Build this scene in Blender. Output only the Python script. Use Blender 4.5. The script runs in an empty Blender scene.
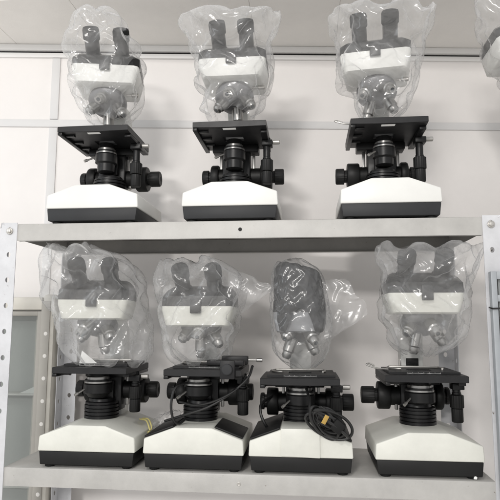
import bpy, bmesh, math, random
import numpy as np
from mathutils import Vector, Matrix, noise
random.seed(7)
PI = math.pi
S = bpy.context.scene
COL = S.collection
H = 0.4695            # height of the upper board above the lower one

# ------------------------------------------------------------------ materials
def mat(name, col, rough=0.5, metal=0.0, var=0.0, scale=30, bump=0.0, bscale=200, spec=0.5, coat=0.0):
    m = bpy.data.materials.new(name); m.use_nodes = True
    nt = m.node_tree; N = nt.nodes; L = nt.links
    p = N['Principled BSDF']
    p.inputs['Base Color'].default_value = (*col, 1)
    p.inputs['Roughness'].default_value = rough
    p.inputs['Metallic'].default_value = metal
    p.inputs['Specular IOR Level'].default_value = spec
    if coat: p.inputs['Coat Weight'].default_value = coat
    tc = N.new('ShaderNodeTexCoord')
    if var:
        n = N.new('ShaderNodeTexNoise'); n.inputs['Scale'].default_value = scale; n.inputs['Detail'].default_value = 8
        n.inputs['Roughness'].default_value = 0.65
        L.new(tc.outputs['Object'], n.inputs['Vector'])
        r = N.new('ShaderNodeMapRange'); r.inputs[1].default_value = .3; r.inputs[2].default_value = .7
        r.inputs[3].default_value = 1 - var; r.inputs[4].default_value = 1 + var * .4
        L.new(n.outputs['Fac'], r.inputs[0])
        mx = N.new('ShaderNodeMix'); mx.data_type = 'RGBA'; mx.blend_type = 'MULTIPLY'; mx.inputs['Factor'].default_value = 1
        mx.inputs['A'].default_value = (*col, 1)
        L.new(r.outputs[0], mx.inputs['B']); L.new(mx.outputs['Result'], p.inputs['Base Color'])
        r2 = N.new('ShaderNodeMapRange'); r2.inputs[3].default_value = rough - .08; r2.inputs[4].default_value = rough + .12
        L.new(n.outputs['Fac'], r2.inputs[0]); L.new(r2.outputs[0], p.inputs['Roughness'])
    if bump:
        b = N.new('ShaderNodeTexNoise'); b.inputs['Scale'].default_value = bscale; b.inputs['Detail'].default_value = 4
        L.new(tc.outputs['Object'], b.inputs['Vector'])
        bp = N.new('ShaderNodeBump'); bp.inputs['Strength'].default_value = bump; bp.inputs['Distance'].default_value = .001
        L.new(b.outputs['Fac'], bp.inputs['Height']); L.new(bp.outputs['Normal'], p.inputs['Normal'])
    return m

def steel_paint(name, col, rough=.42):
    """old painted steel: faint stains, thin scratches and rust specks"""
    m = mat(name, col, rough, var=.17, scale=14, bump=.15, bscale=400)
    nt = m.node_tree; N = nt.nodes; L = nt.links; p = N['Principled BSDF']
    src = p.inputs['Base Color'].links[0].from_socket
    tc = [n for n in N if n.type == 'TEX_COORD'][0]
    n = N.new('ShaderNodeTexNoise'); n.inputs['Scale'].default_value = 90; n.inputs['Detail'].default_value = 6; n.inputs['Roughness'].default_value = .7
    L.new(tc.outputs['Object'], n.inputs['Vector'])
    r = N.new('ShaderNodeMapRange'); r.inputs[1].default_value = .655; r.inputs[2].default_value = .72
    L.new(n.outputs['Fac'], r.inputs[0])
    mx = N.new('ShaderNodeMix'); mx.data_type = 'RGBA'
    L.new(r.outputs[0], mx.inputs['Factor']); L.new(src, mx.inputs['A']); mx.inputs['B'].default_value = (.16, .13, .11, 1)
    L.new(mx.outputs['Result'], p.inputs['Base Color'])
    return m

def film(name, haze, tint=(.90, .90, .90)):
    """thin wrinkled polythene: mostly clear, a little milky, whiter along the creases, glossy"""
    m = bpy.data.materials.new(name); m.use_nodes = True
    nt = m.node_tree; N = nt.nodes; L = nt.links
    for n in list(N): N.remove(n)
    out = N.new('ShaderNodeOutputMaterial'); tc = N.new('ShaderNodeTexCoord')
    fine = N.new('ShaderNodeTexNoise'); fine.inputs['Scale'].default_value = 42; fine.inputs['Detail'].default_value = 2; fine.inputs['Distortion'].default_value = 1.2
    L.new(tc.outputs['Object'], fine.inputs['Vector'])
    cl = N.new('ShaderNodeMapRange'); cl.inputs[1].default_value = .45; cl.inputs[2].default_value = .8; L.new(fine.outputs['Fac'], cl.inputs[0])   # cloudy patches
    bp = N.new('ShaderNodeBump'); bp.inputs['Strength'].default_value = .12; bp.inputs['Distance'].default_value = .004
    L.new(fine.outputs['Fac'], bp.inputs['Height'])
    tr = N.new('ShaderNodeBsdfTransparent'); tr.inputs['Color'].default_value = (.995, .995, .995, 1)
    di = N.new('ShaderNodeBsdfDiffuse'); di.inputs['Color'].default_value = (*tint, 1)
    tl = N.new('ShaderNodeBsdfTranslucent'); tl.inputs['Color'].default_value = (*tint, 1)
    L.new(bp.outputs['Normal'], di.inputs['Normal'])
    milk = N.new('ShaderNodeMixShader'); milk.inputs[0].default_value = .45
    L.new(di.outputs[0], milk.inputs[1]); L.new(tl.outputs[0], milk.inputs[2])
    lw = N.new('ShaderNodeLayerWeight'); lw.inputs['Blend'].default_value = .5
    fp = N.new('ShaderNodeMath'); fp.operation = 'POWER'; fp.inputs[1].default_value = 2.5; L.new(lw.outputs['Facing'], fp.inputs[0])
    a = N.new('ShaderNodeMath'); a.operation = 'MULTIPLY_ADD'; L.new(fp.outputs[0], a.inputs[0]); a.inputs[1].default_value = .40; a.inputs[2].default_value = haze
    b = N.new('ShaderNodeMath'); b.operation = 'MULTIPLY_ADD'; b.use_clamp = True
    L.new(cl.outputs[0], b.inputs[0]); b.inputs[1].default_value = .10; L.new(a.outputs[0], b.inputs[2])
    m1 = N.new('ShaderNodeMixShader'); L.new(b.outputs[0], m1.inputs[0]); L.new(tr.outputs[0], m1.inputs[1]); L.new(milk.outputs[0], m1.inputs[2])
    gl = N.new('ShaderNodeBsdfGlossy'); gl.inputs['Roughness'].default_value = .2; L.new(bp.outputs['Normal'], gl.inputs['Normal'])
    fr = N.new('ShaderNodeLayerWeight'); fr.inputs['Blend'].default_value = .5; L.new(bp.outputs['Normal'], fr.inputs['Normal'])
    f5 = N.new('ShaderNodeMath'); f5.operation = 'POWER'; f5.inputs[1].default_value = 5; L.new(fr.outputs['Facing'], f5.inputs[0])
    fm = N.new('ShaderNodeMath'); fm.operation = 'MULTIPLY_ADD'; fm.inputs[1].default_value = .7; fm.inputs[2].default_value = .055; fm.use_clamp = True; L.new(f5.outputs[0], fm.inputs[0])
    m2 = N.new('ShaderNodeMixShader'); L.new(fm.outputs[0], m2.inputs[0]); L.new(m1.outputs[0], m2.inputs[1]); L.new(gl.outputs[0], m2.inputs[2])
    L.new(m2.outputs[0], out.inputs['Surface'])
    return m

def glass_mat(name, tint, milk):
    m = bpy.data.materials.new(name); m.use_nodes = True
    nt = m.node_tree; N = nt.nodes; L = nt.links
    for n in list(N): N.remove(n)
    out = N.new('ShaderNodeOutputMaterial')
    tr = N.new('ShaderNodeBsdfTransparent'); tr.inputs['Color'].default_value = (*tint, 1)
    di = N.new('ShaderNodeBsdfDiffuse'); di.inputs['Color'].default_value = (.6, .605, .595, 1)
    m1 = N.new('ShaderNodeMixShader'); m1.inputs[0].default_value = milk; L.new(tr.outputs[0], m1.inputs[1]); L.new(di.outputs[0], m1.inputs[2])
    gl = N.new('ShaderNodeBsdfGlossy'); gl.inputs['Roughness'].default_value = .03
    fr = N.new('ShaderNodeLayerWeight'); fr.inputs['Blend'].default_value = .2
    m2 = N.new('ShaderNodeMixShader'); L.new(fr.outputs['Fresnel'], m2.inputs[0]); L.new(m1.outputs[0], m2.inputs[1]); L.new(gl.outputs[0], m2.inputs[2])
    L.new(m2.outputs[0], out.inputs['Surface'])
    return m

M = dict(
    wall=mat('wall_paint', (.775, .75, .735), .55, var=.06, scale=4, bump=.12, bscale=120),
    batten=mat('batten_paint', (.65, .645, .645), .5, var=.04, scale=8),
    cornice=mat('cornice_paint', (.80, .79, .78), .45),
    ceiling=mat('ceiling_board', (.87, .85, .82), .7, var=.05, scale=9, bump=.25, bscale=300),
    seam=mat('seam_shade', (.42, .40, .38), .8),
    gap=mat('gap_dark', (.02, .02, .02), .9),
    steel=steel_paint('rack_grey_paint', (.60, .59, .585)),
    shelf=steel_paint('shelf_grey_paint', (.44, .43, .41), .4),
    underside=steel_paint('dark_brown_underside', (.145, .125, .105), .5),
    post=steel_paint('post_grey_paint', (.60, .605, .625), .38),
    bolt=mat('zinc_bolt', (.55, .53, .5), .35, .9),
    white=mat('cream_enamel', (.72, .72, .695), .34, var=.05, scale=12, bump=.06, bscale=500),
    black=mat('black_enamel', (.008, .008, .0085), .36, var=.2, scale=40, bump=.1, bscale=700, spec=.32),
    stage=mat('stage_black', (.013, .013, .014), .42, var=.25, scale=40, bump=.1, bscale=600, spec=.32),
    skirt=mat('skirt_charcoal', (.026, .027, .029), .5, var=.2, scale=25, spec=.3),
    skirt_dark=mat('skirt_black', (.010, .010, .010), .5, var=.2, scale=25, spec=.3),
    cream_old_shaded=mat('aged_shaded_cream_enamel', (.68, .68, .625), .36, var=.11, scale=16, bump=.06, bscale=500),
    rubber=mat('rubber_black', (.008, .008, .008), .7, spec=.25),
    knob=mat('knob_black', (.008, .008, .008), .5, spec=.3),
    dull=mat('dull_rod', (.42, .41, .39), .4, .8),
    chrome=mat('chrome', (.75, .74, .72), .2, 1.0),
    satin=mat('satin_nickel', (.36, .355, .345), .32, .9, var=.1, scale=60),
    nose_light=mat('light_grey_housing', (.20, .205, .215), .5),
    grey=mat('nosepiece_grey', (.17, .17, .175), .42, .4),
    panel=mat('side_panel_black', (.012, .012, .012), .5, var=.3, scale=50, bump=.2, bscale=500, spec=.3),
    cable=mat('cable_black', (.012, .012, .012), .4),
    yellow=mat('yellow_tag', (.45, .29, .07), .5),
    wire=mat('pale_yellow_wire', (.62, .55, .22), .5),
    paper=mat('white_paper', (.82, .82, .80), .8),
    lens=mat('lens_glass', (.02, .025, .03), .05, spec=1),
    cream=mat('cabinet_cream', (.60, .575, .52), .45, var=.08, scale=15),
    taupe=mat('cabinet_taupe', (.34, .325, .295), .5, var=.1, scale=15),
    cabin=mat('cabinet_inside', (.43, .44, .425), .6, var=.1, scale=10),
    spots_shelf=mat('light_spot_and_shelf_white', (.70, .68, .65), .5),
    frame=mat('frame_blue_grey', (.33, .35, .37), .4, var=.12, scale=30),
    film=film('clear_polythene', .15),
    film2=film('milky_polythene', .09),
    wrap=mat('dark_grey_film', (.010, .0105, .012), .7, var=.3, scale=20),
    glass=glass_mat('cabinet_glass', (.87, .885, .88), .12),
)

# ------------------------------------------------------------------ mesh helpers
def finish(name, bm, m, parent=None, angle=35, loc=None):
    bmesh.ops.recalc_face_normals(bm, faces=bm.faces)
    me = bpy.data.meshes.new(name); bm.to_mesh(me); bm.free()
    for p in me.polygons: p.use_smooth = True
    me.set_sharp_from_angle(angle=math.radians(angle))
    me.materials.append(M[m] if isinstance(m, str) else m)
    o = bpy.data.objects.new(name, me); COL.objects.link(o)
    if parent: o.parent = parent
    if loc is not None: o.location = loc
    return o

def add_box(bm, x0, x1, y0, y1, z0, z1, bev=0.0, seg=2, mtx=None):
    r = bmesh.ops.create_cube(bm, size=1)
    vs = r['verts']
    for v in vs:
        v.co = Vector((x0 + (v.co.x + .5) * (x1 - x0), y0 + (v.co.y + .5) * (y1 - y0), z0 + (v.co.z + .5) * (z1 - z0)))
    if bev:
        es = list({e for v in vs for e in v.link_edges})
        q = bmesh.ops.bevel(bm, geom=es, offset=bev, segments=seg, affect='EDGES', profile=.5)
        vs = list({v for f in q['faces'] for v in f.verts} | {v for v in vs if v.is_valid})
    if mtx is not None:
        bmesh.ops.transform(bm, matrix=mtx, verts=vs)
    return vs

def add_prism(bm, poly, a, b, axis='y', bev=0.0, seg=2):
    """polygon of (u, w) extruded along an axis from a to b"""
    def P(u, w, t):
        return Vector((u, t, w)) if axis == 'y' else (Vector((t, u, w)) if axis == 'x' else Vector((u, w, t)))
    A = [bm.verts.new(P(u, w, a)) for u, w in poly]; B = [bm.verts.new(P(u, w, b)) for u, w in poly]
    n = len(poly)
    fs = [bm.faces.new(A), bm.faces.new(B[::-1])]
    for i in range(n):
        fs.append(bm.faces.new((A[i], B[i], B[(i + 1) % n], A[(i + 1) % n])))
    bmesh.ops.recalc_face_normals(bm, faces=fs)
    if bev:
        es = list({e for f in fs for e in f.edges})
        bmesh.ops.bevel(bm, geom=es, offset=bev, segments=seg, affect='EDGES', profile=.5)

def axis_matrix(origin, direction):
    d = Vector(direction).normalized()
    q = Vector((0, 0, 1)).rotation_difference(d)
    return Matrix.Translation(Vector(origin)) @ q.to_matrix().to_4x4()

def add_lathe(bm, prof, mtx=Matrix(), seg=32, cap=True, knurl=0.0):
    rings = []
    for r, z in prof:
        ring = []
        for i in range(seg):
            t = 2 * PI * i / seg
            rr = r * (1 - knurl * (i % 2)) if knurl else r
            ring.append(bm.verts.new(mtx @ Vector((rr * math.cos(t), rr * math.sin(t), z))))
        rings.append(ring)
    for A, B in zip(rings, rings[1:]):
        for i in range(seg):
            bm.faces.new((A[i], A[(i + 1) % seg], B[(i + 1) % seg], B[i]))
    if cap:
        bm.faces.new(rings[0][::-1]); bm.faces.new(rings[-1])

def catmull(pts, n=10):
    P = [Vector(p) for p in pts]; P = [2 * P[0] - P[1]] + P + [2 * P[-1] - P[-2]]
    out = []
    for i in range(1, len(P) - 2):
        for k in range(n):
            t = k / n
            out.append(.5 * ((2 * P[i]) + (-P[i-1] + P[i+1]) * t + (2*P[i-1] - 5*P[i] + 4*P[i+1] - P[i+2]) * t*t + (-P[i-1] + 3*P[i] - 3*P[i+1] + P[i+2]) * t**3))
    out.append(P[-2]); return out

def add_tube(bm, pts, r, seg=10, n=10):
    C = catmull(pts, n) if n else [Vector(p) for p in pts]
    rings = []; up = Vector((.13, .31, .94))
    for i, c in enumerate(C):
        t = (C[min(i + 1, len(C) - 1)] - C[max(i - 1, 0)]).normalized()
        a = t.cross(up)
        if a.length < 1e-3: a = t.cross(Vector((1, 0, 0)))
        a.normalize(); b = t.cross(a).normalized(); up = a.cross(t)
        rings.append([bm.verts.new(c + r * (math.cos(2*PI*k/seg) * a + math.sin(2*PI*k/seg) * b)) for k in range(seg)])
    for A, B in zip(rings, rings[1:]):
        for k in range(seg):
            bm.faces.new((A[k], A[(k+1) % seg], B[(k+1) % seg], B[k]))
    bm.faces.new(rings[0][::-1]); bm.faces.new(rings[-1])

def add_plate(bm, xs, ys, holes, z0, z1):
    """flat plate on a grid of cells, with the named cells left open"""
    V = {}
    def v(i, j):
        if (i, j) not in V: V[i, j] = bm.verts.new((xs[i], ys[j], z1))
        return V[i, j]
    fs = []
    for i in range(len(xs) - 1):
        for j in range(len(ys) - 1):
            if (i, j) not in holes: fs.append(bm.faces.new((v(i, j), v(i+1, j), v(i+1, j+1), v(i, j+1))))
    ret = bmesh.ops.extrude_face_region(bm, geom=fs)
    for g in ret['geom']:
        if isinstance(g, bmesh.types.BMVert): g.co.z = z0

def thing(name, label, cat, loc=(0, 0, 0), rotz=0, group=None):
    o = bpy.data.objects.new(name, None); COL.objects.link(o)
    o.empty_display_size = .05
    o.location = loc; o.rotation_euler = (0, 0, rotz); o['label'] = label; o['category'] = cat
    if group: o['group'] = group
    return o
def tag(o, label, cat, group=None):
    o['label'] = label; o['category'] = cat
    if group: o['group'] = group
    return o
def struct(name, bm, m, parent=None, **k):
    o = finish(name, bm, m, parent, **k)
    if not parent: o['kind'] = 'structure'
    return o

# ------------------------------------------------------------------ the wall and the ceiling
K = .115; W0 = .35                       # wall plane  y = W0 + K x
ang = math.atan(K)
WM = Matrix.Translation((0, W0, 0)) @ Matrix.Rotation(ang, 4, 'Z')
CZ = 1.0
def wx(x): return x / math.cos(ang)
bm = bmesh.new(); add_box(bm, -1.6, 1.6, 0, .06, -1.2, CZ + .05)
wall = struct('wall', bm, 'wall'); wall.matrix_world = WM
bm = bmesh.new(); add_box(bm, -1.6, 1.6, -.004, .001, .777, .7975, .0012)
finish('batten', bm, 'batten', wall)
for x in (-.54, 1.02):
    for z0, z1 in ((-1.19, .776), (.7985, .966)):
        bm = bmesh.new(); add_box(bm, x, x + .0215, -.0038, .001, z0, z1, .0012); finish('batten', bm, 'batten', wall)
bm = bmesh.new(); add_box(bm, -1.6, 1.6, -.006, .001, .967, .9795, .001); finish('top_rail', bm, 'cornice', wall)
bm = bmesh.new(); add_box(bm, -1.6, 1.6, -.003, .001, .9797, .9838); finish('dark_joint', bm, 'gap', wall)
bm = bmesh.new(); add_box(bm, -1.6, 1.6, -.014, .001, .984, CZ - .0005, .0015); finish('cornice', bm, 'cornice', wall)

bm = bmesh.new()                         # boarded soffit in strips, a real 2 mm joint between boards
edges = [-1.5, -1.07, -.848, -.627, -.4045, .002, .209, .86, 1.5]
for a, b in zip(edges, edges[1:]):
    add_box(bm, a + .0003, b - .0003, .07, .70, CZ, CZ + .02, .0006, 1)
struct('ceiling', bm, 'ceiling')
bm = bmesh.new(); add_box(bm, -1.5, 1.5, .071, .70, CZ + .0205, CZ + .03)
ce = finish('ceiling_backing', bm, 'seam', bpy.data.objects['ceiling'])

# ------------------------------------------------------------------ the steel rack
D = .24
def holed_strip(bm, w, z0, z1, zs, rx, rz, off, flat):
    """strip in the u-z plane with oval holes; flat(u, z) gives the point"""
    cells = []; zs = sorted(zs)
    cuts = [z0] + [(a + b) / 2 for a, b in zip(zs, zs[1:])] + [z1]
    n = 24; cache = {}
    def vert(p):
        k = (round(p[0], 6), round(p[1], 6))
        if k not in cache: cache[k] = bm.verts.new(flat(*p))
        return cache[k]
    fs = []
    for i, zc in enumerate(zs):
        a, b = cuts[i], cuts[i+1]
        per = []; hole = []
        for k in range(n):
            t = 2 * PI * k / n + PI / 4
            c, s = math.cos(t), math.sin(t); q = max(abs(c), abs(s)); c2, s2 = c / q, s / q
            per.append((w / 2 + c2 * w / 2, zc + (s2 * (b - zc) if s2 > 0 else s2 * (zc - a))))
            hole.append((off + rx * c, zc + rz * s))
        for k in range(n):
            k2 = (k + 1) % n
            fs.append(bm.faces.new((vert(per[k]), vert(per[k2]), vert(hole[k2]), vert(hole[k]))))
    return fs

def make_post(parent, x, y, sx, sy, z0, z1, label=None):
    """slotted angle; corner at (x, y), one flange along x (sign sx), the other along y (sign sy)"""
    bm = bmesh.new(); w = .0335
    zs = [H - .0155 - .0506 * k for k in range(-10, 25)]
    zs = [z for z in zs if z0 + .012 < z < z1 - .008]
    f1 = holed_strip(bm, w, z0, z1, zs, .0042, .0052, w * .56, lambda u, z: Vector((x + sx * u, y, z)))
    bmesh.ops.recalc_face_normals(bm, faces=f1)
    zs2 = [z - .012 for z in zs if z0 + .02 < z - .012]
    f2 = holed_strip(bm, w, z0, z1, zs2, .0042, .0052, w * .56, lambda u, z: Vector((x, y + sy * u, z)))
    bmesh.ops.remove_doubles(bm, verts=bm.verts, dist=1e-5)
    bmesh.ops.solidify(bm, geom=bm.faces[:], thickness=.0018)
    o = finish('post', bm, 'post', parent)
    if label: o['label'] = label
    return o

def make_rack(label, x, z_boards, zbot, ztop, width=.9):
    t = thing('steel_rack', label, 'shelf rack', (x, 0, zbot))
    hw = width / 2; dz = -zbot
    for zb in z_boards:
        lh = .0343; th = .0016
        prof = [(0, -lh), (0, -.0025), (.0008, -.0008), (.0025, 0), (D - .0025, 0), (D - .0008, -.0008), (D, -.0025), (D, -lh), (D - .012, -lh), (D - .012, -lh + th), (D - th, -lh + th), (D - th, -th), (th, -th), (th, -lh + th), (.012, -lh + th), (.012, -lh)]
        bm = bmesh.new(); add_prism(bm, [(u, w + zb + dz) for u, w in prof], -hw, hw, 'x')
        for sx in (-1, 1):
            a, b = sorted((sx * (hw - .0045), sx * (hw - .003)))
            add_box(bm, a, b, .0135, D - .0135, zb + dz - lh + .002, zb + dz - th - .0002)
        o = finish('shelf', bm, 'shelf', t, 30)
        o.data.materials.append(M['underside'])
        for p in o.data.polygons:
            if p.normal.z < -.9 and p.center.z > zb + dz - .004: p.material_index = 1  # down-facing sheet takes the darker brown
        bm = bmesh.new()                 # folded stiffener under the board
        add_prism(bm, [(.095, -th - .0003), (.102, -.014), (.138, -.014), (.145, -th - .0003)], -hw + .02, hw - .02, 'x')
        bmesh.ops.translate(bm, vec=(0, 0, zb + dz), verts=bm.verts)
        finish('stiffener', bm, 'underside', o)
        bm = bmesh.new()                 # punched spot in the middle of the folded edge
        add_lathe(bm, [(.0036, 0), (.0036, .0006), (.0030, .0009), (.0005, .0005)], axis_matrix((0, 0, zb + dz - .0175), (0, -1, 0)), 20)
        finish('rivet', bm, 'gap' if zb > .1 else 'bolt', o)
    for sx in (-1, 1):
        xc = sx * (hw + .0335)
        p = make_post(t, xc, -.0022, -sx, 1, 0, ztop - zbot)
        for zb in z_boards:
            bm = bmesh.new()
            zc = zb + dz - .0155 if zb < .1 else zb + dz - .0150
            mx = axis_matrix((xc - sx * .0188, -.0042, zc), (0, -1, 0))
            add_lathe(bm, [(.0068, -.0012), (.0068, .0004), (.0062, .0009), (.0040, .0010)], mx, 24)
            add_lathe(bm, [(.0046, .0008), (.0046, .0032), (.0036, .0042), (.0010, .0046)], mx, 24)
            finish('bolt', bm, 'bolt', p)
        make_post(t, sx * hw, D + .0022, -sx, -1, 0, ztop - zbot - .004)
    return t
make_rack('grey steel rack of two boards carrying all seven upright bagged microscopes', 0, (0, H), -.30, H + .002)
make_rack('neighbouring grey steel rack past the right edge, holding the cropped bagged microscope', .99, (0, H), -.30, H + .002)

# ------------------------------------------------------------------ microscopes
MIC = {}
def microscope(key, label, x, zs, y=.098, rot=0, stage_z=.168, kl=(.045, .068, .100), kr=(.045, .068, .100), kz=.124, head_rot=0,
               head_dz=0.0, head_w=1.0, panels=None, raised=False, drive=1, tag_on_arm=False, clip_left=False, rod='side', carriage=False,
               stage_shift=0.0, shift=0.0, hshift=0.0, tube_x=.0315, cond_r=.0285, lower_row=False, obj_rot=0.0):
    t = thing('microscope', label, 'microscope', (x, y, zs), rot, 'bagged microscopes on the racks')
    MIC[key] = t
    f, b = -.095, .092
    hw, side, top, ph = .095, .058, .079, .0355
    # base: white cover, charcoal skirt, rubber feet
    bm = bmesh.new()
    add_prism(bm, [(-hw, .0305), (hw, .0305), (hw - .0015, side), (ph, top), (-ph, top), (-hw + .0015, side)], f, b, 'y', .0026, 3)
    base = finish('base', bm, 'cream_old_shaded' if lower_row else 'white', t, 28)
    bm = bmesh.new()
    add_prism(bm, [(-hw + .005, .0055), (hw - .005, .0055), (hw - .002, .0303), (-hw + .002, .0303)], f + .0015, b - .002, 'y', .0015)
    finish('skirt', bm, 'skirt_dark' if lower_row else 'skirt', base, 28)
    for sx in (-1, 1):
        for yy in (f + .016, b - .018):
            bm = bmesh.new(); add_lathe(bm, [(.0085, .0001), (.0095, .0012), (.0095, .0054)], Matrix.Translation((sx * (hw - .019), yy, 0)), 20)
            finish('foot', bm, 'rubber', base)
    if raised:                            # raised white plate on the front
        bm = bmesh.new()
        add_prism(bm, [(-ph, .033), (ph, .031), (ph, top + .003), (-ph, top + .003)], f - .004, f + .075, 'y', .0016)
        finish('front_plate', bm, 'cream_old_shaded', base, 28)
    for sx in (-1, 1):
        if panels and sx in panels:
            # dark panel lying along the sloping side of the base
            sl = Vector((hw - .0015 - ph, 0, side - top)); L = sl.length; a = math.atan2(sl.z, sl.x)
            y0, y1, u0, u1 = panels[sx]
            bm = bmesh.new()
            add_box(bm, L * u0, L * u1, y0, y1, .0006, .0042, .0015)
            mx = Matrix.Translation((ph, 0, top)) @ Matrix.Rotation(-a, 4, 'Y')
            bmesh.ops.transform(bm, matrix=mx, verts=bm.verts)
            if sx < 0:
                bmesh.ops.transform(bm, matrix=Matrix.Scale(-1, 4, (1, 0, 0)), verts=bm.verts)
            finish('side_panel', bm, 'panel', base, 28)
    # light collector with cooling ribs
    bm = bmesh.new(); pr = [(.035, top - .001)]
    z = top + .001
    for k in range(4):
        pr += [(.035, z), (.035, z + .0046), (.031, z + .0052), (.031, z + .0066)]; z += .0070
    pr += [(.0335, z), (.0335, z + .003), (.027, z + .0045), (.026, z + .010), (.022, z + .0105)]
    add_lathe(bm, pr, Matrix.Translation((shift, .005, 0)), 48)
    finish('light_collector', bm, 'black', t, 30)
    ctop = z + .0105
    # arm
    bm = bmesh.new()
    add_prism(bm, [(.042, top - .002), (.089, top - .002), (.086, .20), (.080, .262), (.062, .289), (-.045, .289), (-.05, .283), (-.045, .274), (.028, .266), (.044, .235), (.046, .17)], -.0225, .0225, 'x', .003)
    arm = finish('arm', bm, 'white', t, 28)
    if tag_on_arm:
        bm = bmesh.new(); add_box(bm, -.0125, .0125, .0430, .0462, .186, .202, .001); finish('name_plate', bm, 'panel', arm)
        bm = bmesh.new(); add_box(bm, -.0235, -.0228, .05, .07, .186, .2, .0002); finish('side_plate', bm, 'chrome', arm)
    # focus block and knobs
    bm = bmesh.new(); add_box(bm, -.030, .030, .012, .0415, .092, stage_z - .004, .003)
    finish('focus_block', bm, 'black', t, 28)
    for sx, kk in ((-1, kl), (1, kr)):
        a, bb, c = kk
        mx = axis_matrix((0, .040, kz), (sx, 0, 0))
        bm = bmesh.new()
        add_lathe(bm, [(.020, .0228), (.020, a), (.0262, a + .0008), (.0278, a + .003), (.0278, bb - .003), (.0262, bb - .0006), (.012, bb)], mx, 48, knurl=.03)
        ck = finish('coarse_knob', bm, 'knob', t, 40)
        bm = bmesh.new()
        add_lathe(bm, [(.0135, bb + .0002), (.0135, bb + .005), (.0172, bb + .006), (.0172, c - .0025), (.0155, c - .0004), (.006, c), (.0045, c - .001)], mx, 44, knurl=.04)
        finish('fine_knob', bm, 'knob', ck, 40)
    for sx in (-1, 1):                    # bright guide rails beside the focus block
        bm = bmesh.new(); add_box(bm, sx * .036 - .003, sx * .036 + .003, .030, .0415, .100, stage_z - .006, .0008)
        finish('guide_rail', bm, 'satin', t)
    # stage
    z0 = stage_z; s = stage_shift + shift
    bm = bmesh.new()
    add_plate(bm, [-.073 + s, -.020 + s, .020 + s, .073 + s], [-.105, -.091, -.081, -.042, -.014, .046], {(1, 3)}, z0, z0 + .012)
    bmesh.ops.bevel(bm, geom=[e for e in bm.edges if len(e.link_faces) == 2 and e.calc_face_angle(0) > 1], offset=.0012, segments=2, affect='EDGES', profile=.5)
    stage = finish('stage', bm, 'stage', t, 28)
    if key in 'abch':
        bm = bmesh.new(); add_box(bm, -.014 + s, .012 + s, -.0985, -.0895, z0 - .0009, z0 - .0001, .0002); finish('stage_glint', bm, 'paper', stage)  # white plate stands in for a bright glint under the stage front
    bm = bmesh.new()                      # ribs under the plate
    add_box(bm, -.073 + s, -.064 + s, -.1045, .045, z0 - .006, z0 - .0002, .001)
    for ya in (-.088, -.045, -.005):
        add_box(bm, -.0637 + s, -.045 + s, ya, ya + .008, z0 - .004, z0 - .0002, .0008)
    add_box(bm, .060 + s, .073 + s, -.085, .045, z0 - .007, z0 - .0002, .001)
    add_box(bm, -.052 + s, .048 + s, .008, .044, z0 - .016, z0 - .0002, .002)
    finish('stage_rib', bm, 'black', stage, 28)
    bm = bmesh.new()                      # sliding upper plate
    add_plate(bm, [-.062 + s, -.022 + s, .022 + s, .066 + s], [-.078, -.044, -.012, .040], {(1, 1)}, z0 + .0123, z0 + .0165)
    finish('slide_plate', bm, 'stage', stage, 28)
    bm = bmesh.new()                      # slide holder arms
    zc = z0 + .0168
    add_box(bm, -.050 + s, .046 + s, .012, .020, zc, zc + .004, .0008)
    add_tube(bm, [(-.050 + s, .014, zc + .002), (-.056 + s, -.010, zc + .002), (-.046 + s, -.034, zc + .002), (-.034 + s, -.040, zc + .002)], .0018, 8)
    add_tube(bm, [(.046 + s, .014, zc + .002), (.049 + s, -.012, zc + .002), (.044 + s, -.032, zc + .002)], .0018, 8)
    if clip_left:
        add_tube(bm, [(-.060 + s, -.05, zc + .002), (-.082 + s, -.052, zc + .004), (-.100 + s, -.050, zc + .010), (-.094 + s, -.046, zc + .012), (-.085 + s, -.048, zc + .008)], .0016, 8)
    finish('slide_holder', bm, 'dull', stage, 28)
    # stage drive: coaxial knobs hanging under one edge of the stage
    dx = drive * .069 + s; dl = .018 if key in 'abch' else 0
    bm = bmesh.new()
    add_lathe(bm, [(.0075, z0 - .0005), (.0075, z0 - .024 - dl), (.0085, z0 - .025 - dl), (.0085, z0 - .028 - dl)], Matrix.Translation((dx, -.030, 0)), 20)
    dr = finish('drive_shaft', bm, 'black', t, 30)
    bm = bmesh.new()
    add_lathe(bm, [(.0085, z0 - .0282 - dl), (.0128, z0 - .030 - dl), (.0128, z0 - .052 - dl), (.0120, z0 - .0535 - dl)], Matrix.Translation((dx, -.030, 0)), 40, knurl=.05)
    finish('drive_knob', bm, 'knob', dr, 40)
    bm = bmesh.new()
    add_lathe(bm, [(.0085, z0 - .0537 - dl), (.0108, z0 - .055 - dl), (.0108, z0 - .078 - dl), (.0095, z0 - .080 - dl), (.004, z0 - .080 - dl)], Matrix.Translation((dx, -.030, 0)), 40, knurl=.05)
    finish('drive_knob', bm, 'knob', dr, 40)
    if rod == 'side':
        bm = bmesh.new()
        d = 1 if drive > 0 else -1
        add_lathe(bm, [(.0022, 0), (.0022, .006), (.0048, .007), (.0048, .020), (.0040, .021)], axis_matrix((dx + d * .006, -.032, z0 - .010), (d, 0, 0)), 20)
        finish('lock_screw', bm, 'dull', dr)
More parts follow.
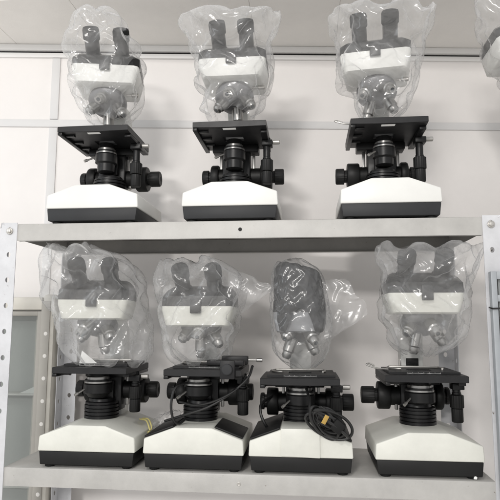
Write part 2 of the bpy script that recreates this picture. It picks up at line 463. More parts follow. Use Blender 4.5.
    if carriage:
        bm = bmesh.new()
        add_box(bm, .020, .092, -.072, -.050, z0 + .0172, z0 + .028, .002)
        add_box(bm, .052, .080, -.1125, -.1055, z0 - .004, z0 + .030, .002)
        add_box(bm, .044, .096, -.040, -.020, z0 + .0172, z0 + .034, .002)
        finish('carriage', bm, 'stage', stage, 28)
        bm = bmesh.new()
        add_lathe(bm, [(.010, 0), (.010, .006), (.0085, .007), (.004, .0072)], axis_matrix((.066, -.1126, z0 + .014), (0, -1, 0)), 28)
        finish('carriage_knob', bm, 'skirt', stage, 30)
        bm = bmesh.new()
        add_lathe(bm, [(.0022, 0), (.0022, .016), (.0040, .017), (.0040, .028)], axis_matrix((.0965, -.030, z0 + .026), (1, 0, 0)), 18)
        finish('carriage_screw', bm, 'satin', stage, 30)
    bm = bmesh.new(); add_box(bm, dx - .010, dx + .012, -.044, -.018, z0 - .019, z0 - .0005 if abs(dx - s) > .074 else z0 - .0072, .0015)
    finish('drive_bracket', bm, 'black', dr, 28)
    bm = bmesh.new()                      # engraved scale along the front edge of the sliding plate
    for i in range(31):
        xx = -.030 + s + i * .002
        add_box(bm, xx, xx + .0004, -.0783, -.0781, z0 + .0132, z0 + (.0158 if i % 5 == 0 else .0148))
    finish('scale', bm, 'paper', stage)
    # condenser under the stage
    bm = bmesh.new(); zt = z0 - .0165
    low = max(ctop + .003, zt - .048); q = cond_r
    MC = Matrix.Translation((shift, -.022, 0))
    add_lathe(bm, [(.014, low), (.018, low + .002), (q * .80, zt - .030), (q, zt - .027), (q, zt - .010), (q * .93, zt - .008), (q * .93, zt - .001)], MC, 40)
    cd = finish('condenser', bm, 'black', t, 30)
    bm = bmesh.new()
    add_lathe(bm, [(q * .955, zt - .0075), (q * .955, zt - .0045)], MC, 40)
    add_lathe(bm, [(q * .80, zt - .0008), (q * .80, zt + .004), (q * .70, zt + .006)], MC, 40)
    finish('condenser_ring', bm, 'satin', cd, 30)
    bm = bmesh.new()
    add_lathe(bm, [(q * .72, zt + .0062), (q * .66, zt + .0158)], MC, 40)
    finish('condenser_top', bm, 'black', cd, 30)
    bm = bmesh.new()
    add_lathe(bm, [(.0018, 0), (.0018, .016), (.003, .017), (.003, .024)], axis_matrix((-.020 + shift, -.040, zt - .019), (-.6, -.6, -.45)), 12)
    finish('iris_lever', bm, 'dull', cd)
    bm = bmesh.new(); add_box(bm, -.017, .017, .0, .0118, zt - .046, zt - .006, .002); finish('condenser_bracket', bm, 'black', cd)
    # head: white housing, black binocular box, two eyepiece tubes
    hd = bpy.data.objects.new('head', None)
    # the head's own mesh is the white housing
    bm = bmesh.new(); w = .0695 * head_w
    dz = head_dz
    yb = .030; yf = -.085
    for (r, zt_) in ():
        pass
    v = []
    lay = [(.84, .291, .012, .012), (.90, .294, .005, .004), (1.0, .322, 0, 0), (1.0, .330, 0, 0)]
    rings = []
    for sc, zz, fy, by in lay:
        ring = []
        x1 = w * sc; y0_ = yf + fy; y1_ = yb - by; c = .011 * sc
        for (px, py) in ((-x1 + c, y0_), (x1 - c, y0_), (x1 - c*.3, y0_ + c*.3), (x1, y0_ + c), (x1, y1_ - c), (x1 - c*.3, y1_ - c*.3), (x1 - c, y1_), (-x1 + c, y1_), (-x1 + c*.3, y1_ - c*.3), (-x1, y1_ - c), (-x1, y0_ + c), (-x1 + c*.3, y0_ + c*.3)):
            ring.append(bm.verts.new((px, py, zz + dz)))
        rings.append(ring)
    for A, B in zip(rings, rings[1:]):
        for i in range(12): bm.faces.new((A[i], A[(i+1) % 12], B[(i+1) % 12], B[i]))
    bm.faces.new(rings[0][::-1]); bm.faces.new(rings[-1])
    bpy.data.objects.remove(hd)
    RH = Matrix.Translation((hshift, -.022, 0)) @ Matrix.Rotation(head_rot, 4, 'Z') @ Matrix.Translation((0, .022, 0))
    bmesh.ops.transform(bm, matrix=RH, verts=bm.verts)
    head = finish('head', bm, 'nose_light' if head_w < 1 else ('cream_old_shaded' if lower_row else 'white'), t, 50)  # lower heads get the darker cream, shelf shade put into the colour
    bm = bmesh.new()                      # black wedge box
    lay = [(1.01, .3304, yf - .001, yb + .001), (1.0, .350, yf + .003, yb), (.93, .362, yf + .022, yb - .004), (.84, .370, yf + .044, yb - .012), (.78, .372, yf + .054, yb - .022)]
    rings = []
    for sc, zz, y0_, y1_ in lay:
        x1 = w * sc; c = .012
        rings.append([bm.verts.new((px, py, zz + dz)) for (px, py) in ((-x1 + c, y0_), (x1 - c, y0_), (x1, y0_ + c), (x1, y1_ - c), (x1 - c, y1_), (-x1 + c, y1_), (-x1, y1_ - c), (-x1, y0_ + c))])
    for A, B in zip(rings, rings[1:]):
        for i in range(8): bm.faces.new((A[i], A[(i+1) % 8], B[(i+1) % 8], B[i]))
    bm.faces.new(rings[0][::-1]); bm.faces.new(rings[-1])
    bmesh.ops.transform(bm, matrix=RH, verts=bm.verts)
    finish('binocular_box', bm, 'black', head, 40)
    bm = bmesh.new(); add_box(bm, -.0105, .0105, yf - .0075, yf - .0012, .316 + dz, .344 + dz, .0015)
    bmesh.ops.transform(bm, matrix=RH, verts=bm.verts)
    finish('adjuster_tab', bm, 'black', head)
    for sx in (-1, 1):
        mx = RH @ axis_matrix((sx * tube_x * head_w, -.0245, .3365 + dz), (sx * .01, -.70, .71))
        bm = bmesh.new()
        add_lathe(bm, [(.0180, 0), (.0180, .040), (.0150, .043), (.0150, .0715)], mx, 32)
        tb = finish('eyepiece_tube', bm, 'black', head, 35)
        bm = bmesh.new()
        add_lathe(bm, [(.0162, .0718), (.0172, .0735), (.0172, .0915), (.0158, .096), (.0125, .097), (.0118, .0945), (.001, .0935)], mx, 36)
        finish('eyepiece', bm, 'rubber', tb, 35)
    if head_w == 1.0 and key not in 'defg':
        bm = bmesh.new()
        add_lathe(bm, [(.0022, 0), (.0022, .012), (.0044, .013), (.0044, .026), (.0036, .027)], RH @ axis_matrix((.038, -.03, .287 + dz), (1, 0, 0)), 18)
        finish('clamp_screw', bm, 'bolt', head)
    # nosepiece tilted towards the viewer, four objectives
    ax = Vector((0, -.50, -.866)); o0 = Vector((hshift, -.022, .280 + head_dz * .4))
    bm = bmesh.new()
    mx = axis_matrix(o0, ax)
    add_lathe(bm, [(.028, -.020), (.036, -.006), (.041, .002), (.041, .010), (.036, .017), (.022, .022), (.006, .023)], mx, 44)
    npc = finish('nosepiece', bm, 'grey', t, 35)
    e1 = Vector((1, 0, 0)); e2 = ax.cross(e1)
    for k, ln in enumerate((.050, .040, .046, .032)):
        th = PI / 2 * k + obj_rot
        rad = math.cos(th) * e2 + math.sin(th) * e1
        d = (ax * math.cos(math.radians(32)) + rad * math.sin(math.radians(32)))
        m2 = axis_matrix(o0 + ax * .013 + rad * .021, d)
        bm = bmesh.new()
        add_lathe(bm, [(.0132, -.004), (.0132, .004), (.0120, .005), (.0120, ln * .66), (.0098, ln * .72), (.0098, ln * .88), (.0065, ln)], m2, 28)
        ob = finish('objective', bm, 'satin', npc, 35)
        bm = bmesh.new(); add_lathe(bm, [(.0040, ln - .002), (.0040, ln + .0003), (.0005, ln + .0004)], m2, 18); finish('lens', bm, 'lens', ob)
    return t

full = (-.092, .085, .03, .98)
microscope('a', 'microscope at the left end of the upper board, its right base side showing', -.3, H, stage_z=.186, kl=(.040, .060, .078), kr=(.050, .076, .104), kz=.122, obj_rot=.08, head_dz=.008, head_rot=.2, tube_x=.030, cond_r=.023)
microscope('b', 'microscope in the middle of the upper board, bright screw beside its black stage', -.022, H, stage_z=.186, kl=(.040, .058, .078), kr=(.050, .076, .102), kz=.121, obj_rot=-.15, head_dz=.010, tube_x=.0285, cond_r=.023)
microscope('c', 'microscope at the right end of the upper board, large focus knob on the left', .287, H, stage_z=.183, kl=(.045, .072, .096), kr=(.040, .056, .070), kz=.118, obj_rot=.5, clip_left=True, head_dz=.012, hshift=-.012, tube_x=.030, cond_r=.023, head_rot=-.14)
microscope('d', 'microscope at the left end of the lower board, a paper slip on its stage', -.292, 0, stage_z=.176, kl=(.034, .054, .076), kr=(.050, .078, .102), kz=.132, head_rot=.13, obj_rot=-.3, head_dz=-.012, shift=-.008, stage_shift=.012, hshift=-.012, lower_row=True)
microscope('e', 'microscope on the lower board, black base panels and thin cable looped round it', -.0868, 0, stage_z=.174, kl=(.040, .060, .082), kr=(.048, .076, .100), kz=.130, head_dz=-.025, panels={1: (-.088, .01, .05, .97), -1: full}, carriage=True, rod='none', obj_rot=.1, shift=-.005, stage_shift=.022, lower_row=True)
microscope('f', 'microscope on the lower board, coiled cable hanging beside its raised white front plate', .1122, 0, stage_z=.160, kl=(.046, .070, .084), kr=(.050, .080, .108), kz=.112, head_dz=-.036, head_rot=PI * .97, head_w=.68, raised=True, panels={1: full, -1: full}, obj_rot=.7, lower_row=True)
microscope('g', 'microscope at the right end of the lower board, plain cream base without cables', .341, 0, stage_z=.168, kl=(.048, .074, .106), kr=(.040, .056, .070), kz=.128, tag_on_arm=True, clip_left=True, rod='none', obj_rot=.35, stage_shift=-.002, hshift=.008, tube_x=.0335, lower_row=True)
microscope('h', 'microscope cut off by the right edge of the photo, bagged, on the neighbouring rack', .66, H, stage_z=.186, head_dz=.03, hshift=-.088, kl=(.040, .056, .066))

# ------------------------------------------------------------------ polythene bags
def interp(rows, z):
    for (z0, a0, b0), (z1, a1, b1) in zip(rows, rows[1:]):
        if z1 <= z <= z0:
            t = (z - z0) / (z1 - z0); return a0 + (a1 - a0) * t, b0 + (b1 - b0) * t
    return rows[-1][1:] if z < rows[-1][0] else rows[0][1:]

def crumple(X0, closed, eh, ev, seed, iters=130, hold=.010, bend=.5, cap=.014, wide=True):
    """slack thin sheet: rest lengths are longer than the shape it hangs on, so it buckles into folds (position based, rows x columns grid)"""
    rng = np.random.default_rng(seed)
    n, m = X0.shape[:2]
    def smooth(a, k):
        for _ in range(k):
            a = (np.roll(a, 1, 1) + np.roll(a, -1, 1) + 2 * a) / 4 if closed else np.concatenate([a[:, :1], (a[:, :-2] + a[:, 2:] + 2 * a[:, 1:-1]) / 4, a[:, -1:]], 1)
            a = np.concatenate([a[:1], (a[:-2] + a[2:] + 2 * a[1:-1]) / 4, a[-1:]], 0)
        return a
    q = smooth(rng.normal(size=(n, m)), 60); q /= np.abs(q).max() + 1e-9     # slack differs from place to place
    slack = np.clip(.75 + .9 * q, .15, 1.7)
    nz = smooth(rng.normal(size=(n, m, 3)), 10 if wide else 4); nz *= (.0022 if wide else .0006) / nz.std()
    x = X0 + nz; v = np.zeros_like(x)
    cols = np.arange(m)
    def pairs(di, dj):
        I, J = np.meshgrid(np.arange(n), cols, indexing='ij')
        I2, J2 = I + di, J + dj
        ok = (I2 < n) & ((J2 >= 0) & (J2 < m) if not closed else np.ones_like(I, bool))
        return I[ok] * m + J[ok], I2[ok] * m + (J2[ok] % m)
    flat0 = X0.reshape(-1, 3); sl = slack.reshape(-1)
    cons = []
    spans = ((0, 1, .9), (1, 0, .9), (1, 1, .5), (1, -1, .5), (0, 2, bend), (2, 0, bend), (0, 4, bend * .5), (4, 0, bend * .5), (0, 8, bend * .4), (8, 0, bend * .4))
    for di, dj, k in (spans if wide else spans[:6]):
        a, b = pairs(di, dj)
        d0 = flat0[a] - flat0[b]; L = np.linalg.norm(d0, axis=1)
        e = eh if di == 0 else (ev if dj == 0 else (eh + ev) / 2)
        L = L * (1 + e * (sl[a] + sl[b]) / 2)
        cons.append((a, b, L, k))
    N = n * m; cnt = np.zeros(N)
    xf = x.reshape(-1, 3); vf = v.reshape(-1, 3)
    for it in range(iters):
        xf = xf + vf * .86
        prev = xf - vf * .86
        for _ in range(2):
            for a, b, L, k in cons:
                d = xf[b] - xf[a]; l = np.linalg.norm(d, axis=1) + 1e-9
                c = (d * ((l - L) / l * .5 * k)[:, None])
                acc = np.stack([np.bincount(a, c[:, i], N) - np.bincount(b, c[:, i], N) for i in range(3)], 1)
                w = np.bincount(a, minlength=N) + np.bincount(b, minlength=N)
                xf = xf + acc / np.maximum(w, 1)[:, None] * 1.25
        xf = xf + (flat0 - xf) * hold
        off = xf - flat0; l = np.linalg.norm(off, axis=1)
        xf = flat0 + off * np.minimum(1, cap / np.maximum(l, 1e-9))[:, None]
        vf = xf - prev
    return smooth(xf.reshape(n, m, 3), 1 if wide else 0)

def bag(label, x, zs, rows, seed, m='film', flaps=(), slack=(.20, .13), hdmax=.080, y=.105, ytop=.05, head=None, notch=0.0):
    bm = bmesh.new()
    NA, NZ = 150, 120
    zt, zb = rows[0][0], rows[-1][0]
    off = Vector((seed * 3.17, seed * 1.31, seed * 7.7))
    rings = []
    for j in range(NZ + 1):
        f = j / NZ; z = zt + (zb - zt) * f
        a = b = 0
        for dz in (-.006, -.003, 0, .003, .006):
            p, q = interp(rows, min(zt, max(zb, z + dz))); a += p / 5; b += q / 5
        hw = (b - a) / 2; xc = (a + b) / 2
        tt = min(1, max(0, (z - .34) / .075)); yc = .065 - ytop * tt - .105
        if head:                          # the film lies outside the head it covers
            hx, h0, h1, hs = head
            e = min(1, max(0, (z - h0 + .02) / .02)) * min(1, max(0, (h1 + .012 - z) / .012))
            if e > 0:
                a2 = min(a, a + (hs - hx - a) * e) if hs - hx < a else a
                b2 = max(b, b + (hs + hx - b) * e) if hs + hx > b else b
                hw = (b2 - a2) / 2; xc = (a2 + b2) / 2
        t = zt - z
        hd = hdmax * (1 - math.exp(-(t + .002) / .016)) + .003
        hd = min(hd, hw * 1.02 + .003)
        ring = []
        for i in range(NA):
            th = 2 * PI * i / NA; c, s = math.cos(th), math.sin(th)
            ex = .82
            px = xc + hw * math.copysign(abs(c) ** ex, c); py = yc + hd * math.copysign(abs(s) ** ex, s)
            p = Vector((px, py, z)); n = Vector((c * hd, s * hw, 0)); n = n.normalized() if n.length > 1e-6 else Vector((0, -1, 0))
            q = p + off
            n1 = noise.noise(q * 12)
            amp = min(1, t / .02 + .35)
            p += n * (.005 * n1 - .002) * amp
            # ragged top and mouth
            e_top = max(0, 1 - t / .03); e_bot = max(0, 1 - (z - zb) / .02)
            p.z += (.009 * noise.noise(Vector((px * 26, py * 10, seed))) + .004 * noise.noise(Vector((px * 90, py * 40, seed + 5)))) * e_top
            p.z += .008 * noise.noise(Vector((px * 30, py * 30, seed + 9))) * e_bot
            if notch: p.z += notch * max(0, (zt - z) / (zt - zb)) ** 2 * max(0, 1 - (px - xc) ** 2 / (.6 * hw) ** 2)
            ring.append(p)
        rings.append(ring)
    X = crumple(np.array([[tuple(p) for p in rg] for rg in rings]), True, slack[0], slack[1], seed)
    if m != 'wrap': X = crumple(X, True, .055, .05, seed + 90, iters=45, hold=.02, bend=.16, cap=.0045, wide=False)   # finer creases on the big folds
    rings = [[bm.verts.new(p) for p in rg] for rg in X.tolist()]
    for A, B in zip(rings, rings[1:]):
        for i in range(NA): bm.faces.new((A[i], A[(i+1) % NA], B[(i+1) % NA], B[i]))
    # welded seal along the top: close the thin slit between the two faces
    T = rings[0]
    for i in range(1, NA // 2):
        try: bm.faces.new((T[i], T[i + 1], T[NA - i - 1], T[NA - i])) if i < NA // 2 - 1 else None
        except ValueError: pass
    for (c00, c10, c11, c01, thick) in flaps:    # loose tail of the bag, two layers
        n = 46
        for side in (-1, 1):
            g = []
            for iu in range(n + 1):
                row = []
                for iv in range(n + 1):
                    u, v = iu / n, iv / n
                    p = (Vector(c00) * (1-u) + Vector(c10) * u) * (1-v) + (Vector(c01) * (1-u) + Vector(c11) * u) * v
                    q = p + off
                    p.y += side * (thick * math.sin(PI * min(1, v)) ** .6 * (1 - u * .75)) + .012 * noise.noise(q * 20)
                    e = .007 * noise.noise(q * 40)
                    p.z += e * u; p.x += e * u
                    row.append(tuple(p))
                g.append(row)
            G = crumple(np.array(g), False, .16, .16, seed + 40 + side, 90).tolist()
            g = [[bm.verts.new(p) for p in row] for row in G]
            for iu in range(n):
                for iv in range(n): bm.faces.new((g[iu][iv], g[iu+1][iv], g[iu+1][iv+1], g[iu][iv+1]))
    o = finish('plastic_bag', bm, m, None, 180)
    o.location = (x, y, zs)
    return tag(o, label, 'plastic bag', 'clear bags over the microscope heads')

fl = -.045
bag('clear bag over the upper left microscope head, narrow with a gathered tuft at its top', -.3, H, [(0.4538, -0.0335, 0.0016), (0.4445, -0.0464, 0.0238), (0.4328, -0.0525, 0.0459), (0.4148, -0.054, 0.0529), (0.3983, -0.0623, 0.0585), (0.3848, -0.0745, 0.0756), (0.368, -0.0809, 0.0749), (0.3473, -0.0769, 0.0691), (0.3266, -0.0712, 0.0682), (0.2922, -0.0606, 0.0714), (0.2696, -0.0551, 0.0676), (0.2471, -0.0451, 0.0551), (0.2336, -0.0311, 0.0444)], 1, head=(0.070, 0.305, 0.385, 0))
bag('clear bag over the upper middle microscope head, two ears flaring wide at its top', -.022, H, [(0.4308, -0.1018, 0.0938), (0.4219, -0.1037, 0.0978), (0.4073, -0.1004, 0.0934), (0.396, -0.0933, 0.0868), (0.3796, -0.0868, 0.082), (0.3631, -0.0801, 0.0729), (0.3463, -0.0713, 0.0636), (0.3259, -0.0653, 0.0569), (0.3035, -0.0585, 0.059), (0.2812, -0.0539, 0.0612), (0.2594, -0.0622, 0.0569), (0.2442, -0.0663, 0.0485), (0.2333, -0.0512, 0.0296)], 2, head=(0.078, 0.305, 0.385, 0))
bag('clear bag over the upper right microscope head, its wide top edge rising to the right', .287, H, [(0.4261, -0.0959, 0.0965), (0.4177, -0.102, 0.0981), (0.4078, -0.106, 0.0949), (0.3953, -0.0998, 0.0904), (0.3842, -0.0915, 0.0838), (0.3681, -0.083, 0.0814), (0.352, -0.0806, 0.077), (0.334, -0.0743, 0.0719), (0.3122, -0.0665, 0.0672), (0.2905, -0.0567, 0.0604), (0.269, -0.0531, 0.0557), (0.2476, -0.0515, 0.049), (0.2328, -0.0498, 0.0386), (0.2202, -0.04, 0.0202)], 3, head=(0.078, 0.305, 0.385, -0.012))
bag('baggy clear bag over the lower left microscope head, one pointed ear at its left corner', -.292, 0, [(0.4233, -0.0979, -0.0122), (0.4172, -0.0997, 0.0087), (0.4075, -0.1037, 0.0381), (0.3943, -0.1072, 0.0583), (0.3751, -0.1102, 0.0734), (0.3536, -0.1138, 0.0758), (0.3294, -0.1103, 0.0801), (0.3088, -0.0984, 0.0848), (0.2883, -0.0866, 0.0896), (0.2578, -0.0787, 0.0946), (0.2276, -0.0666, 0.0996), (0.2096, -0.053, 0.1), (0.1976, -0.0355, 0.0859)], 4, head=(0.075, 0.275, 0.36, -0.012),
    flaps=[((-.085, fl - .03, .405), (-.104, fl - .03, .438), (-.100, fl - .03, .437), (-.055, fl - .03, .415), .004)])
bag('clear bag over the second lower microscope head, a crumpled tail pointing right', -.0868, 0, [(0.3946, -0.0732, 0.0277), (0.387, -0.0763, 0.047), (0.3776, -0.0778, 0.0662), (0.3643, -0.0819, 0.0771), (0.3489, -0.0842, 0.082), (0.335, -0.0855, 0.0834), (0.3188, -0.083, 0.0815), (0.2987, -0.0783, 0.0775), (0.2786, -0.0737, 0.0736), (0.2586, -0.0691, 0.0677), (0.2387, -0.0687, 0.0617), (0.2189, -0.0662, 0.0559), (0.2051, -0.0597, 0.0479), (0.1953, -0.0411, 0.0259)], 5, head=(0.075, 0.27, 0.345, 0),
    flaps=[((.060, fl, .379), (.134, fl, .354), (.140, fl, .336), (.066, fl, .284), .012)])
bag('milky grey bag hiding the third lower microscope head, a knotted flap at its right', .1122, 0, [(0.3948, -0.0468, 0.0018), (0.3874, -0.053, 0.025), (0.3782, -0.0553, 0.0385), (0.367, -0.0578, 0.0463), (0.3481, -0.0587, 0.0503), (0.3285, -0.0591, 0.0541), (0.3087, -0.0591, 0.0597), (0.2889, -0.0572, 0.0633), (0.2693, -0.0572, 0.065), (0.2438, -0.0553, 0.0626), (0.2244, -0.0533, 0.0584), (0.2089, -0.0455, 0.0524), (0.1973, -0.0317, 0.0445), (0.1877, -0.0141, 0.0307)], 6, 'film2', ytop=.01, slack=(.06, .04),
    flaps=[((.030, fl, .350), (.088, fl, .360), (.130, fl, .292), (.036, fl, .232), .016)])
bag('square clear bag over the lower right microscope head, two wide corners at the top', .341, 0, [(0.4176, -0.0791, 0.1095), (0.4104, -0.0807, 0.1101), (0.3963, -0.0781, 0.1068), (0.382, -0.0716, 0.1015), (0.3656, -0.0649, 0.0983), (0.3472, -0.06, 0.0953), (0.328, -0.0579, 0.092), (0.2989, -0.0568, 0.087), (0.27, -0.0558, 0.0838), (0.2509, -0.0525, 0.0811), (0.2356, -0.0491, 0.0674), (0.2242, -0.0419, 0.0502), (0.2165, -0.0251, 0.0275)], 7, head=(0.076, 0.285, 0.37, 0.008))
bag('clear bag cut off by the top right corner of the photo, on the neighbouring rack', .672, H, [(0.4779, -0.1987, 0.0478), (0.4653, -0.2012, 0.0488), (0.4423, -0.2004, 0.0435), (0.4154, -0.2017, 0.0344), (0.3971, -0.1992, 0.0329), (0.3817, -0.1893, 0.0289), (0.3628, -0.1807, 0.0312), (0.3420, -0.1678, 0.0319), (0.3108, -0.1489, 0.0229), (0.2791, -0.1264, 0.0095), (0.2539, -0.1078, -0.0016), (0.2393, -0.0883, -0.0158)], 8)

wr = bag('dark grey sheet wrapped round the eyepieces of the third lower microscope, inside its milky bag', .1122, 0, [(.3905, -.036, .002), (.384, -.046, .022), (.376, -.049, .036), (.362, -.052, .044), (.345, -.0535, .0485), (.325, -.0535, .0525), (.308, -.053, .055), (.292, -.052, .055), (.276, -.050, .054), (.258, -.046, .050)], 12, 'wrap', ytop=.012, hdmax=.066, slack=(.02, .02), notch=.044)
wr.name = 'dark_wrap'; wr['category'] = 'wrap'; del wr['group']
bm = bmesh.new(); add_prism(bm, [(-.003, -.002), (.002, -.0025), (.0035, .001), (.001, .003), (-.002, .002)], 0, .003, 'y', .0006)
tag(finish('paper_scrap', bm, 'paper', None, 30, (.418, .003, .0042)), 'tiny white paper scrap by the right front foot of the lower right microscope', 'paper scrap')

# ------------------------------------------------------------------ small loose things
# power cable coil hanging over the base of the third lower microscope
cx, cy, cz = .162, .010, .095
bm = bmesh.new(); bm = bmesh.new(); pts = [(.124, .035, .150), (.130, .015, .128), (.128, .002, .112)]
rc = random.Random(11)
for n in range(8):                       # eight loose turns, each with a tilt and size of its own
    rx = .034 + rc.uniform(-.012, .010); rz = .014 + rc.uniform(-.006, .010); a = -.70 + rc.uniform(-.40, .42)
    ox, oz, oy = rc.uniform(-.007, .006), rc.uniform(-.006, .007), rc.uniform(-.006, .006)
    for k in range(9):
        t = 2 * PI * k / 9 + PI
        px, pz = rx * math.cos(t), rz * math.sin(t)
        X = cx + ox + px * math.cos(a) - pz * math.sin(a); Z = cz + oz + px * math.sin(a) + pz * math.cos(a)
        pts.append((X, cy + oy - .020 + .5 * (Z - cz) * -1 + .004 * math.sin(t * 2 + n), Z))
pts += [(.190, -.022, .080), (.196, -.010, .071)]
add_tube(bm, pts, .0027, 8, 5)
cable = finish('power_cable', bm, 'cable')
tag(cable, 'loosely coiled black power cable with yellow tag beside a ribbed light on the lower board', 'cable')
bm = bmesh.new()
add_box(bm, -.004, .004, -.0008, .0008, -.009, .007, .0005)
bmesh.ops.transform(bm, matrix=Matrix.Translation((.157, -.036, .106)) @ Matrix.Rotation(.5, 4, 'Y') @ Matrix.Rotation(.3, 4, 'Z'), verts=bm.verts)
finish('yellow_tag', bm, 'yellow', cable)
bm = bmesh.new(); add_box(bm, -.011, .011, -.008, .008, -.010, .012, .004)
add_lathe(bm, [(.0024, .012), (.0024, .024)], Matrix.Translation((-.005, 0, 0)), 10); add_lathe(bm, [(.0024, .012), (.0024, .024)], Matrix.Translation((.005, 0, 0)), 10)
bmesh.ops.transform(bm, matrix=Matrix.Translation((.180, -.018, .090)) @ Matrix.Rotation(-.9, 4, 'Y'), verts=bm.verts)
finish('plug', bm, 'rubber', cable)
# thin cable hanging at the left of the third lower microscope
bm = bmesh.new(); add_tube(bm, [(.060, .125, .128), (.036, .085, .115), (.034, .070, .098), (.044, .066, .076), (.052, .085, .068), (.058, .12, .0665)], .003, 8)
tag(finish('power_cable', bm, 'cable'), 'short black cable drooping from the left focus knob onto a black base panel', 'cable')
# looping cable of the second lower microscope
bm = bmesh.new()
add_tube(bm, [(-.108, .03, .158), (-.124, .012, .150), (-.130, .006, .120), (-.126, .010, .092), (-.118, .022, .083), (-.110, .040, .088)], .0026, 8)
add_tube(bm, [(-.150, .04, .084), (-.105, .022, .100), (-.060, .018, .116), (-.020, .020, .140), (.012, .03, .168), (.020, .05, .190)], .0026, 8)
add_tube(bm, [(-.120, .030, .122), (-.085, .020, .118), (-.045, .016, .128), (-.006, .022, .150), (.008, .04, .172)], .0022, 8)
tag(finish('power_cable', bm, 'cable'), 'thin black cable looped in front of the second lower microscope and its ribbed light', 'cable')
# clear wrapped connector and yellow wire behind, between the first two lower microscopes
bm = bmesh.new()
add_tube(bm, [(-.222, .135, .0722), (-.206, .120, .0735), (-.196, .104, .068), (-.192, .095, .058), (-.204, .09, .047)], .0016, 8)
add_tube(bm, [(-.226, .128, .072), (-.208, .112, .072), (-.199, .098, .066), (-.193, .09, .056)], .0016, 8)
tag(finish('wire_tie', bm, 'wire'), 'pale yellow wire lying on the lower left base edge by the bagged connector', 'wire')
bm = bmesh.new(); rings = []
A = Vector((-.192, .100, .062)); B = Vector((-.132, .165, .088))
for j in range(41):
    f = j / 40; c = A.lerp(B, f); r = .013 * (math.sin(PI * min(1, f * 1.1 + .12)) ** .5) + .001
    rings.append([bm.verts.new(c + Vector((math.cos(2*PI*i/40) * .6, -math.cos(2*PI*i/40) * .6, math.sin(2*PI*i/40))) * r * (1 + .5 * noise.noise(Vector((i * .4, f * 14, 3))))) for i in range(40)])
for a_, b_ in zip(rings, rings[1:]):
    for i in range(40): bm.faces.new((a_[i], a_[(i+1) % 40], b_[(i+1) % 40], b_[i]))
pouch = finish('small_pouch', bm, 'film2', None, 180)
tag(pouch, 'small twisted clear pouch lying between the two left bases of the lower board', 'plastic bag')
# paper slip on the stage of the lower left microscope
bm = bmesh.new()
add_prism(bm, [(-.037, 0), (.000, 0), (-.036, .026)], 0, .0006, 'y')
bmesh.ops.transform(bm, matrix=Matrix.Translation((-.292, .045, .1925)) @ Matrix.Rotation(-.35, 4, 'X'), verts=bm.verts)
tag(finish('paper_slip', bm, 'paper'), 'small triangular white paper slip propped on the lower left stage', 'paper')

# ------------------------------------------------------------------ glass cabinet at the left
cab = thing('display_cabinet', 'low glass-fronted display cabinet with cream post, behind the left end of the rack', 'cabinet', (-.63, .23, -.5))
def cpart(name, m, boxes, parent=cab, bev=.0015):
    bm = bmesh.new()
    for b_ in boxes: add_box(bm, b_[0] + .63, b_[1] + .63, b_[2] - .23, b_[3] - .23, b_[4] + .5, b_[5] + .5, bev)
    return finish(name, bm, m, parent, 30)
cpart('top', 'cream', [(-.80, -.4875, .196, .258, .302, .331)])
st = cpart('corner_post', 'cream', [(-.487, -.456,   .197, .258, -.5, .338)], bev=.008)
cpart('post_face', 'taupe', [(-.4872, -.466, .1945, .1967, -.5, .322)], st, .0006)
for k in range(16):  # pale discs stand in for soft spots of light on the post
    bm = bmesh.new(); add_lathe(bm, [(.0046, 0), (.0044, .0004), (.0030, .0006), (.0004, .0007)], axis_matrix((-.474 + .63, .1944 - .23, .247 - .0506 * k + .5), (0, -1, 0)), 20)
    finish('cap', bm, 'spots_shelf', st)
dr = cpart('door_frame', 'taupe', [(-.4985, -.4885, .199, .209, -.5, .2985), (-.80, -.4987, .2, .208, .288, .2985)], bev=.001)
bm = bmesh.new(); add_box(bm, -.796 + .63, -.499 + .63, .2025 - .23, .2055 - .23, -.49 + .5, .2875 + .5); finish('pane', bm, 'glass', dr)
cpart('back_panel', 'cabin', [(-.80, -.488, .250, .257, -.5, .2995)])
cpart('glass_shelf', 'spots_shelf', [(-.79, -.4895, .210, .249, .105, .109), (-.79, -.4895, .210, .249, -.10, -.096)], bev=.0005)
cpart('inner_upright', 'cream', [(-.520, -.510, .236, .249, -.5, .2993)], bev=.001)

bm = bmesh.new()
add_prism(bm, [(-.540, .1095), (-.4925, .1095), (-.4925, .128), (-.502, .126)], .213, .2138, 'y')
tag(finish('folded_sheet', bm, 'paper'), 'pointed white sheet standing on the glass shelf inside the display cabinet', 'paper')

# ------------------------------------------------------------------ glazed frame leaning at the right post
gf = thing('glazed_frame', 'blue-grey metal glazed frame standing against the right front post, wire tied round it', 'frame', (.56, -.018, -.30))
def fpart(name, m, boxes, parent=gf, bev=.001):
    bm = bmesh.new()
    for b_ in boxes: add_box(bm, b_[0] - .56, b_[1] - .56, b_[2] + .018, b_[3] + .018, b_[4] + .30, b_[5] + .30, bev)
    return finish(name, bm, m, parent, 30)
fpart('stile', 'frame', [(.4540, .4640, -.022, -.0075, -.30, .366), (.66, .674, -.022, -.0075, -.30, .366)])
fpart('rail', 'frame', [(.4642, .6598, -.021, -.0085, .352, .3655), (.4642, .6598, -.021, -.0085, .312, .324), (.4642, .6598, -.021, -.0085, -.30, -.28)])
fpart('gasket', 'gap', [(.4642, .4662, -.0195, -.010, .3242, .3518), (.4642, .4662, -.0195, -.010, -.2798, .3118)], bev=.0003)
fpart('pane', 'glass', [(.4664, .6596, -.0165, -.0135, .3242, .3518), (.4664, .6596, -.0165, -.0135, -.2798, .3118)], bev=0)
bm = bmesh.new(); add_tube(bm, [(-.108, .008, .602), (-.1075, -.0055, .600), (-.100, -.0062, .600), (-.04, -.0062, .602), (.05, -.0060, .600), (.1, -.0060, .601)], .0014, 8)
finish('tie_wire', bm, 'cable', gf)

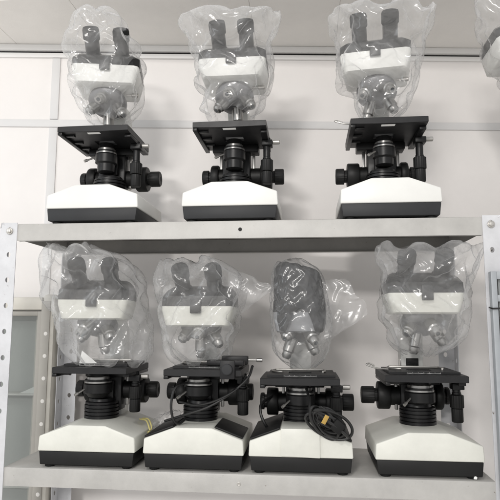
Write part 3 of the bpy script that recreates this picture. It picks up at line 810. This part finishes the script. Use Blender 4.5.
# ------------------------------------------------------------------ light: ceiling lamp ahead, dim room, daylight from the left
w = bpy.data.worlds.new('World'); S.world = w; w.use_nodes = True
nt = w.node_tree; bg = nt.nodes['Background']; bg.inputs['Strength'].default_value = .92
tc = nt.nodes.new('ShaderNodeTexCoord'); sp = nt.nodes.new('ShaderNodeSeparateXYZ'); rp = nt.nodes.new('ShaderNodeValToRGB'); mr = nt.nodes.new('ShaderNodeMapRange')
mr.inputs[1].default_value = -1; mr.inputs[2].default_value = 1
nt.links.new(tc.outputs['Generated'], sp.inputs[0]); nt.links.new(sp.outputs['Z'], mr.inputs[0]); nt.links.new(mr.outputs[0], rp.inputs[0])
rp.color_ramp.elements[0].position = .30; rp.color_ramp.elements[0].color = (.90, .87, .83, 1)     # dim floor
rp.color_ramp.elements[1].position = .55; rp.color_ramp.elements[1].color = (1, 1, 1, 1)           # pale walls and ceiling of the room
nt.links.new(rp.outputs[0], bg.inputs['Color'])
def area(name, loc, target, sx, sy, power, col):
    l = bpy.data.lights.new(name, 'AREA'); l.shape = 'RECTANGLE'; l.size = sx; l.size_y = sy; l.energy = power; l.color = col
    o = bpy.data.objects.new(name, l); COL.objects.link(o); o.location = loc
    o.rotation_euler = (Vector(target) - Vector(loc)).to_track_quat('-Z', 'Y').to_euler(); return o
area('ceiling_lamp', (-.12, -1.35, 1.22), (0, .1, .4), .20, .08, 8, (1, .965, .92))
area('far_ceiling_lamp', (-.75, -4.1, 1.38), (0, .1, .4), .55, .22, 62, (1, .97, .94))
area('window_light', (-1.7, -1.0, .75), (-.3, .2, .5),   .7, 1.0, 6, (.90, .96, 1))

# ------------------------------------------------------------------ camera
cam = bpy.data.cameras.new('camera'); co = bpy.data.objects.new('camera', cam); COL.objects.link(co)
cxw, cyw, czw, yaw, pit, rol, f = .1267, -1.0556, .274, math.radians(-5.81), math.radians(7.39), math.radians(.16), 558.93
fwd = Vector((math.sin(yaw) * math.cos(pit), math.cos(yaw) * math.cos(pit), math.sin(pit)))
right = Vector((math.cos(yaw), -math.sin(yaw), 0)); up = right.cross(fwd)
r2 = math.cos(rol) * right + math.sin(rol) * up; u2 = -math.sin(rol) * right + math.cos(rol) * up
R = Matrix((r2, u2, -fwd)).transposed().to_4x4()
co.matrix_world = Matrix.Translation((cxw, cyw, czw)) @ R
cam.sensor_fit = 'HORIZONTAL'; cam.sensor_width = 36; cam.lens = 36 * f / 500
cam.clip_start = .05; cam.clip_end = 100
S.camera = co
S.render.engine = 'CYCLES'
S.cycles.transparent_max_bounces = 24
S.cycles.max_bounces = 6
S.cycles.diffuse_bounces = 4
S.cycles.glossy_bounces = 3
S.cycles.adaptive_threshold = .02
S.view_settings.view_transform = 'Standard'; S.view_settings.look = 'None'
S.view_settings.exposure = -.17; S.view_settings.gamma = 1
